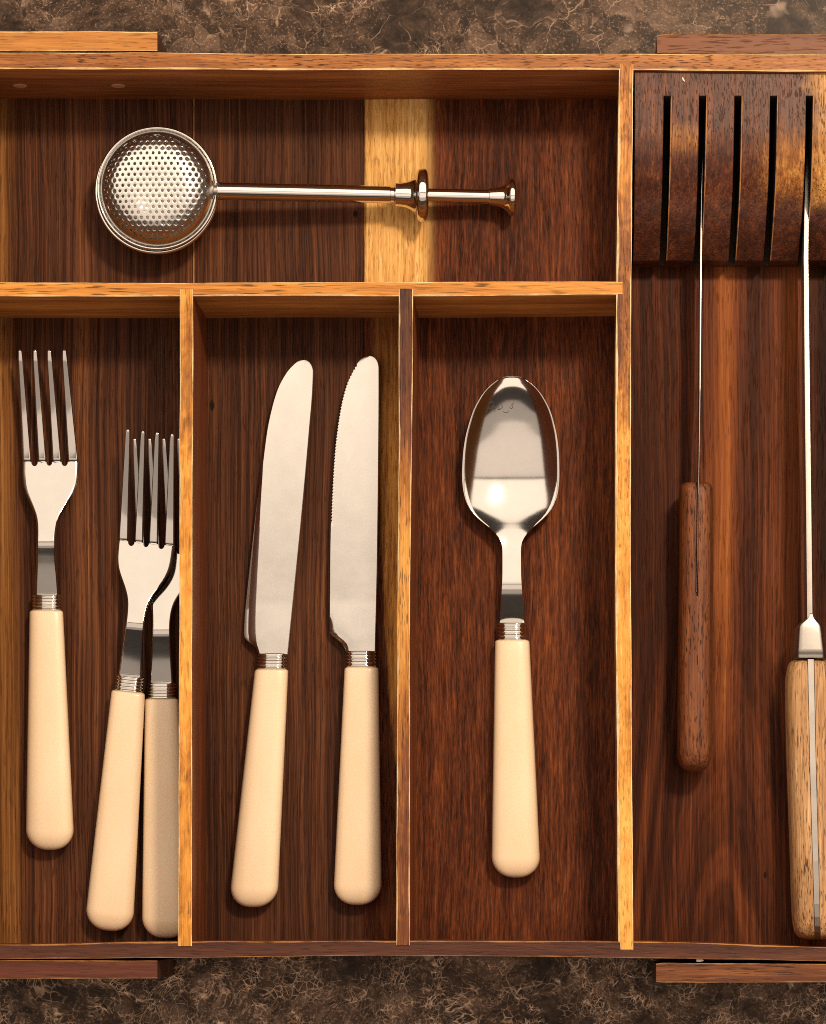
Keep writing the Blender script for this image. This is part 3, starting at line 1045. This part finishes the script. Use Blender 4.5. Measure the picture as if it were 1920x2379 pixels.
# --- spoon -----------------------------------------------------------
spoon = empty('spoon', P(1199, 2039, 0), 'polished steel spoon with cream handle alone in the right-hand narrow compartment', 'spoon')
handle(spoon, 1487, 2039, 1190.5, 1199.5, 40, 57.5, M_CREAM)
ferrule(spoon, 1446, 1489, 1190, 1191, 32.5, 31, 22, M_CHROME)
SW = [(873.5, 2), (874, 12), (876, 22), (880, 30), (887, 40), (896, 51), (910, 64), (930, 77), (955, 89.5), (985, 99), (1020, 107), (1060, 111.5), (1105, 113), (1140, 110), (1170, 102.5), (1195, 87), (1212, 69), (1225, 53), (1237, 40), (1250, 30), (1262, 24.5), (1280, 22.3), (1330, 22.5), (1372, 24.5), (1448, 29.5)]
SC = [(873, 1190), (950, 1189.5), (1060, 1187.5), (1110, 1187), (1200, 1187), (1260, 1189), (1448, 1190)]
SZR = [(873, 90), (960, 79), (1060, 66), (1140, 57.5), (1200, 55.5), (1250, 58), (1310, 61.5), (1345, 63), (1362, 63.5), (1376, 60.5), (1400, 51), (1448, 31)]   # rim / strap height
SDEP = [(873, 0), (876, 3.5), (885, 9), (900, 17), (930, 27), (980, 36), (1050, 40), (1110, 38), (1160, 30), (1200, 18), (1230, 8), (1250, 3), (1270, 0.6), (1300, 0), (1448, 0)]
US = [-1, -0.985, -0.955, -0.9, -0.82, -0.72, -0.6, -0.45, -0.3, -0.15, 0, 0.15, 0.3, 0.45, 0.6, 0.72, 0.82, 0.9, 0.955, 0.985, 1]


def spoon_z(u, y):
    zr, dp = smooth_interp(SZR, y), smooth_interp(SDEP, y) * 1.03
    flat = 1 - abs(u)**2.3
    return zr - dp * flat


def spoon_bowl(root):
    ys = [873.5, 873.8, 874.5, 876, 878, 881, 885, 890, 896, 903, 911, 920]
    y = 930
    while y < 1448:
        ys.append(y)
        y += 8 if (1340 < y < 1390) else 11
    ys.append(1448)
    loops = []
    for y in ys:
        w, c = smooth_interp(SW, y), smooth_interp(SC, y)
        th = interp([(873, 4.5), (1100, 6), (1260, 9), (1448, 15)], y)

        def row(u):
            e = max(0.0, (abs(u) - 0.955) / 0.045)
            zt = spoon_z(u, y) - th * 0.42 * e * e
            zb = spoon_z(u, y) - th + th * 0.42 * e * e
            return c + u * w, y, zt, zb
        loops.append(plate_loop(US, row))
    return loft('bowl', loops, M_SPOON, root, True, 60, strip_caps=True)


bowl = spoon_bowl(spoon)
# faint scribbled maker's mark etched high in the bowl
m_etch, b_ = begin('etched_line')
b_.inputs['Base Color'].default_value = (0.10, 0.085, 0.07, 1)
b_.inputs['Metallic'].default_value = 0.6
b_.inputs['Roughness'].default_value = 0.5
marks = [[(1135, 944), (1139, 951), (1143, 945), (1148, 940), (1143, 953), (1151, 948), (1150, 957)],
         [(1152, 950), (1157, 943), (1161, 949), (1156, 952), (1163, 951), (1168, 946), (1166, 940), (1160, 937), (1164, 934)],
         [(1169, 955), (1174, 959), (1180, 958), (1183, 954)], [(1184, 946), (1188, 950), (1192, 947), (1189, 941), (1193, 939), (1192, 934)],
         [(1136, 936), (1142, 934), (1148, 934)]]
bm = bmesh.new()
o0 = parent_origin(spoon)
for ln in marks:
    for (a, b_) in zip(ln, ln[1:]):
        d = Vector((b_[0] - a[0], b_[1] - a[1]))
        d.normalize()
        nrm = Vector((-d.y, d.x)) * 0.75
        q = []
        for (pt, sg) in ((a, 1), (a, -1), (b_, -1), (b_, 1)):
            x, y = pt[0] + nrm.x * sg, pt[1] + nrm.y * sg
            u = (x - smooth_interp(SC, y)) / smooth_interp(SW, y)
            q.append(bm.verts.new(P(x, y, spoon_z(u, y) + 0.35) - o0))
        bm.faces.new(q)
mk = link_mesh('etched_mark', bm, m_etch, bowl, True)

# ------------------------------------------------------------------ dusting wand
wz = 128.0
wand = empty('dusting_wand', P(366, 438, 0), 'perforated steel ball wand with plunger handle lying in the top compartment', 'strainer')
c0 = P(366, 438, wz)
kpx = (CZ - c0.z) / D       # px at this height in units of S
R = 134 * kpx * S
tilt = Matrix.Rotation(math.radians(4), 3, 'X') @ Matrix.Rotation(math.radians(-3), 3, 'Y')
o0 = parent_origin(wand)


def dome_pt(x, y):
    """x, y in units of R"""
    r = math.hypot(x, y)
    r = min(r, 1.0)
    z = 0.40 * (1 - r**5.2)**0.9
    return c0 + tilt @ Vector((x * R, y * R, z * R))


bm = bmesh.new()
pitch = 0.106
vcache = {}


def gv(x, y):
    k = (round(x, 4), round(y, 4))
    if k not in vcache:
        vcache[k] = bm.verts.new(dome_pt(x, y) - o0)
    return vcache[k]


rmax = 0.90
hexr = pitch / math.sqrt(3)
for i in range(-14, 15):
    for j in range(-14, 15):
        hx_ = pitch * (i + j * 0.5)
        hy_ = pitch * j * math.sqrt(3) / 2
        rr = math.hypot(hx_, hy_)
        if rr > rmax:
            continue
        outer = []
        for k in range(6):
            a0 = math.radians(30 + 60 * k)
            a1 = math.radians(90 + 60 * k)
            p_ = (hx_ + hexr * math.cos(a0), hy_ + hexr * math.sin(a0))
            q_ = (hx_ + hexr * math.cos(a1), hy_ + hexr * math.sin(a1))
            outer.append(gv(*p_))
            outer.append(gv((p_[0] + q_[0]) / 2, (p_[1] + q_[1]) / 2))
        hr = pitch * (0.265 if rr < 0.80 else 0.235)
        mid_ = [bm.verts.new(dome_pt(hx_ + hr * 1.3 * math.cos(math.radians(30 + 30 * k)), hy_ + hr * 1.3 * math.sin(math.radians(30 + 30 * k))) - o0) for k in range(12)]
        inner = [bm.verts.new(dome_pt(hx_ + hr * math.cos(math.radians(30 + 30 * k)), hy_ + hr * math.sin(math.radians(30 + 30 * k))) - o0 - Vector((0, 0, (0.3 if rr < 0.66 else 0.8) * S))) for k in range(12)]
        low = [bm.verts.new(v.co - Vector((0, 0, 4 * S))) for v in inner]
        for A, B in ((outer, mid_), (mid_, inner), (inner, low)):
            for k in range(12):
                bm.faces.new((A[k], A[(k + 1) % 12], B[(k + 1) % 12], B[k]))
# plain skirt just under the outermost holes
rs = [0.895, 0.915, 0.935, 0.955, 0.97, 0.985, 0.995, 1.0]
prev = None
for r_ in rs:
    ring = [bm.verts.new(dome_pt(r_ * math.cos(a), r_ * math.sin(a)) - o0 - Vector((0, 0, 0.5 * S if r_ < 0.93 else 0))) for a in (2 * math.pi * k / 96 for k in range(96))]
    if prev:
        for k in range(96):
            bm.faces.new((prev[k], prev[(k + 1) % 96], ring[(k + 1) % 96], ring[k]))
    prev = ring
link_mesh('perforated_dome', bm, M_SHAKER, wand, True, 50)


def tilted_ring(name, prof_, mat, gap=None, nseg=96, close=False, ox=0.0, oy=0.0):
    """surface of revolution about the wand ball's own axis; prof in px (r, z); gap = (a0, a1) left open"""
    bm = bmesh.new()
    full = gap is None
    angs = [2 * math.pi * k / nseg for k in range(nseg)] if full else [lerp(gap[1], gap[0] + 2 * math.pi, k / nseg) for k in range(nseg + 1)]
    rows_ = []
    for (r_, z_) in prof_:
        rows_.append([bm.verts.new(c0 + tilt @ Vector(((r_ * math.cos(a) + ox) * kpx * S, (r_ * math.sin(a) + oy) * kpx * S, z_ * S)) - o0) for a in angs])
    m_ = len(angs)
    L = len(rows_)
    for i in range(L if close else L - 1):
        for k in range(m_ if full else m_ - 1):
            bm.faces.new((rows_[i][k], rows_[i][(k + 1) % m_], rows_[(i + 1) % L][(k + 1) % m_], rows_[(i + 1) % L][k]))
    if not full and close:
        bm.faces.new([r_[0] for r_ in rows_])
        bm.faces.new([r_[-1] for r_ in rows_][::-1])
    return link_mesh(name, bm, mat, wand, True, 50)


ringp = [(138.5 + 3.2 * math.cos(a), 0 + 4.2 * math.sin(a)) for a in (2 * math.pi * k / 12 for k in range(12))]
tilted_ring('rim', ringp, M_CHROME, gap=(-0.19, 0.13), close=True)
tilted_ring('flange', [(122, -9), (130, -5.5), (133, -3.2), (139, -2)], M_CHROME, ox=-1.0, oy=-1.5)
ringp = [(140.5 + 5.0 * math.cos(a), -16 + 6.5 * math.sin(a)) for a in (2 * math.pi * k / 12 for k in range(12))]
tilted_ring('rim', ringp, M_CHROME, gap=(-0.17, 0.12), close=True, ox=-4.5, oy=-4.0)
tilted_ring('lower_bowl', [(138, -14), (136, -34), (128, -58), (112, -84), (88, -106), (58, -119), (26, -125), (1, -126.5)], M_SHAKER)

ax0, ax1 = P(498, 443.5, 124), P(1198, 458.5, 58)
Lax = (ax1 - ax0).length / S


def ax_t(px): return (px - 498) / (1198 - 498) * Lax


bk = 1.02
lathe('bracket', ax0, ax1, [(-6, 6), (-5, 14), (5, 15), (9, 15), (9.5, 6)], M_BRUSH, wand, 24)
lathe('handle_tube', ax0, ax1, [(ax_t(505), 10), (ax_t(505) + .5, 19), (ax_t(506) + 1, 20.3), (ax_t(905), 20.3), (ax_t(906.5), 19.6), (ax_t(907), 17.8), (ax_t(921), 17.8)], M_CHROME, wand, 48, 50)
fl = [(913, 10), (914, 18.5), (915, 19.3), (916, 18.6), (916.5, 25), (917.5, 27.6), (930, 28.4), (942, 30.5), (952, 35), (959, 41), (964, 47.5), (966, 53), (968, 58), (971, 61.5), (976, 63), (984, 63), (988, 61.5), (991, 57), (993, 48), (993.8, 30), (994, 12)]
lathe('flange', ax0, ax1, [(ax_t(a), b_) for a, b_ in fl], M_CHROME, wand, 64, 60)
lathe('plunger_rod', ax0, ax1, [(ax_t(988), 10), (ax_t(989), 17.2), (ax_t(1137), 17.2), (ax_t(1137.5), 10)], M_CHROME, wand, 40)
kn = [(1134, 8), (1135, 19), (1136.5, 20.3), (1150, 21.3), (1162, 24), (1171, 28.5), (1177, 34.5), (1181, 40), (1184, 43.2), (1188, 44.6), (1193, 44.2), (1197, 41), (1199.5, 33), (1200.5, 20), (1201, 2)]
lathe('knob', ax0, ax1, [(ax_t(a), b_) for a, b_ in kn], M_CHROME, wand, 56, 60)

# ------------------------------------------------------------------ kitchen knives standing in the block
m_ha = wood('walnut_handle', [(0, (0.028, 0.0085, 0.0045)), (0.35, (0.095, 0.029, 0.012)), (0.7, (0.20, 0.066, 0.022)), (1, (0.33, 0.125, 0.038))], 'y', 61, broad=0.3, fine=0.9, pore=0.85, base=0.5, fine_w=4, pore_len=26, rough=0.5)
m_hb = wood('pale_oak_handle', [(0, (0.13, 0.052, 0.022)), (0.35, (0.34, 0.175, 0.075)), (0.7, (0.53, 0.31, 0.15)), (1, (0.72, 0.49, 0.27))], 'y', 62, broad=0.4, fine=1.1, pore=0.85, base=0.52, fine_w=5, pore_len=30, rough=0.45)


def blade_sheet(name, stations, mat, root):
    """stations: (py, x_px at spine, half thickness px, z spine, z edge)"""
    loops = []
    for (y, x, h, zs_, ze) in stations:
        c = P(x, y, zs_)
        t = h * S
        r = min(0.8 * h, 1.5) * S

        def q(dx, z):
            return Vector((c.x + dx, c.y, ZF + z * S))
        loops.append([q(-t, zs_ - 2), q(-t + r * 0.6, zs_ - 0.4), q(0, zs_), q(t - r * 0.6, zs_ - 0.4), q(t, zs_ - 2), q(t * 0.8, lerp(zs_, ze, 0.5)), q(0.25 * S, ze), q(-0.25 * S, ze), q(-t * 0.8, lerp(zs_, ze, 0.5))])
    return loft(name, loops, mat, root, True, 40)


ka = empty('kitchen_knife', P(1616, 1790, 0), 'slim kitchen knife with short dark walnut handle standing in the second slot', 'kitchen knife', 'kitchen knives standing in the block')
blade_sheet('blade', [(300, 1633.5, 0.8, 40, 34), (330, 1633, 1.6, 108, 32), (370, 1632.3, 2.2, 138, 30), (440, 1631, 2.6, 152, 30), (600, 1629, 2.6, 157, 30), (900, 1627, 2.2, 160, 32), (910, 1626.8, 2.0, 159.4, 32), (1100, 1624.0, 1.9, 155.5, 60), (1123, 1623.2, 1.9, 154.2, 60), (1250, 1621.2, 1.8, 152.8, 80), (1372, 1619.2, 1.7, 151.6, 100), (1375, 1619.2, 1.6, 149.0, 110)], M_BLADE, ka)


def bar_handle(name, sts, mat, root, n=2.7, seg=44, slit=None):
    """sts: (py, left px, right px, z bottom, z top), pixel edges taken at mid height"""
    loops = []
    for (y, l_, r_, z0, z1) in sts:
        zm = (z0 + z1) / 2
        zref = z1 - (z1 - z0) * 0.25
        c = P((l_ + r_) / 2, y, zref)
        w = (P(r_, y, zref).x - P(l_, y, zref).x) / 2
        lp = []
        for k in range(seg):
            a = 2 * math.pi * k / seg
            if slit and k == seg // 4:
                g = 9.0 if y < slit else 0.0
                zt_ = z1 - 0.05
                for dx, dz in ((3.6, 0), (3.3, g), (-3.3, g), (-3.6, 0)):
                    lp.append(Vector((c.x + dx * S, c.y, ZF + (zt_ - dz) * S)))
                continue
            lp.append(Vector((c.x + w * sup(a, n)[0], c.y, ZF + (zm + (z1 - z0) / 2 * sup(a, n)[1]) * S)))
        loops.append(lp)
    return loft(name, loops, mat, root, True, 50 if slit else None)


def lin(tab, ys):
    out = []
    for y in ys:
        out.append((y,) + tuple(smooth_interp([(t[0], t[i]) for t in tab], y) for i in range(1, 5)))
    return out


TA = [(1122, 1592, 1648, 44, 130), (1124, 1586, 1653, 38, 142), (1129, 1582, 1656, 33, 149), (1138, 1580.5, 1657.5, 29, 153), (1160, 1580, 1658, 26, 155.2), (1400, 1578, 1657.5, 22, 153.2),
      (1600, 1576, 1656, 16, 150.5), (1730, 1574.5, 1654.5, 14, 148), (1752, 1575, 1653.5, 15, 146), (1768, 1578, 1651, 18, 141), (1780, 1583, 1646, 25, 130), (1788, 1591, 1638, 38, 112), (1792, 1602, 1626, 60, 90)]
ha = bar_handle('handle', lin(TA, [1122, 1124, 1126.5, 1129, 1133, 1138, 1146, 1160, 1200, 1260, 1330, 1387.9, 1388.1, 1400, 1470, 1540, 1600, 1660, 1700, 1730, 1742, 1752, 1760, 1768, 1775, 1780, 1785, 1788, 1790, 1792]), m_ha, ka, n=3.2, slit=1388)

kb = empty('kitchen_knife', P(1890, 2180, 0), 'large chef knife with riveted pale oak handle and steel bolster at the right edge', 'kitchen knife', 'kitchen knives standing in the block')
kb['label'] = 'large chef knife with pale oak handle and steel bolster at the right edge'
blade_sheet('blade', [(300, 1878, 1.5, 52, 36), (360, 1876.5, 3.2, 130, 34), (420, 1875, 4.6, 168, 32), (500, 1874, 5.4, 180, 30), (600, 1873, 5.9, 186, 28), (900, 1876, 6.5, 190, 26), (1200, 1879.5, 6.8, 191, 24), (1430, 1882, 6.9, 191, 24), (1450, 1882, 6.9, 190, 24)], M_BRUSH, kb)
TB = [(1428, 1875.5, 1888.5, 60, 191), (1436, 1874, 1890, 50, 191.5), (1442, 1868.5, 1894.5, 46, 192), (1449, 1858, 1902.5, 42, 192.5), (1455, 1852.5, 1907.5, 40, 193), (1462, 1851, 1909.5, 40, 193.5), (1500, 1848.5, 1914, 38, 194), (1531, 1846.5, 1918, 36, 194)]
bar_handle('bolster', lin(TB, [1428, 1432, 1436, 1439, 1442, 1445, 1449, 1452, 1455, 1458, 1462, 1475, 1490, 1510, 1531]), M_BRUSH, kb, n=8, seg=64)
# full tang between two oak scales
tl = []
for (y, l_, r_, zt_) in ((1531.5, 1876.5, 1892, 190.6), (1800, 1882, 1897.5, 190.2), (2000, 1888, 1903, 187.4), (2100, 1891, 1905.5, 182), (2130, 1892, 1906, 177.5), (2152, 1892.5, 1906.5, 171), (2166, 1893, 1907, 162.5), (2175, 1893.1, 1907, 152), (2182, 1893.2, 1907.2, 135)):
    a, b_ = P(l_, y, zt_), P(r_, y, zt_)
    z = a.z
    e = 1.2 * S
    tl.append([(a.x, a.y, ZF + 36 * S), (a.x, a.y, z - e), (a.x + e, a.y, z), (b_.x - e, a.y, z), (b_.x, a.y, z - e), (b_.x, a.y, ZF + 36 * S)])
loft('tang', tl, M_BRUSH, kb, False)


def scale_half(side):
    tab = [(1532, 34, 177), (1536, 37.5, 183.5), (1545, 41, 187), (1580, 46.5, 189.5), (1650, 47.5, 190), (1800, 46.5, 189.8), (2000, 46, 187), (2100, 46, 182), (2130, 45.5, 178), (2152, 44, 172), (2166, 41, 164), (2175, 36, 154), (2181, 28, 138), (2183, 18, 120)]
    ys = [1532, 1534, 1536, 1540, 1545, 1555, 1566, 1580, 1610, 1650, 1720, 1800, 1870, 1940, 2000, 2050, 2100, 2116, 2130, 2142, 2152, 2160, 2166, 2171, 2175, 2178, 2181, 2183]
    loops = []
    for y in ys:
        w = smooth_interp([(t[0], t[1]) for t in tab], y)
        zt_ = smooth_interp([(t[0], t[2]) for t in tab], y)
        zb_ = 200 - zt_ + 20
        zb_ = max(28, 28 + (188 - zt_) * 0.6)
        xi = interp([(1531, 1876.2), (1800, 1881.7), (2000, 1887.7), (2183, 1892.8)], y) if side < 0 else interp([(1531, 1892.3), (1800, 1897.8), (2000, 1903.3), (2183, 1907.4)], y)
        inn = P(xi, y, zt_)
        hh = (zt_ - zb_) / 2
        zm = (zt_ + zb_) / 2
        lp = []
        for k in range(15):
            a = math.pi / 2 - math.pi * k / 14
            cx_, sx_ = sup(a, 2.6)
            lp.append(Vector((inn.x + side * abs(cx_) * w * kpx * S, inn.y, ZF + (zm + hh * sx_) * S)))
        loops.append(lp)
    return loft('handle_scale', loops, m_hb, kb, True, 60)


scale_half(-1)
scale_half(1)
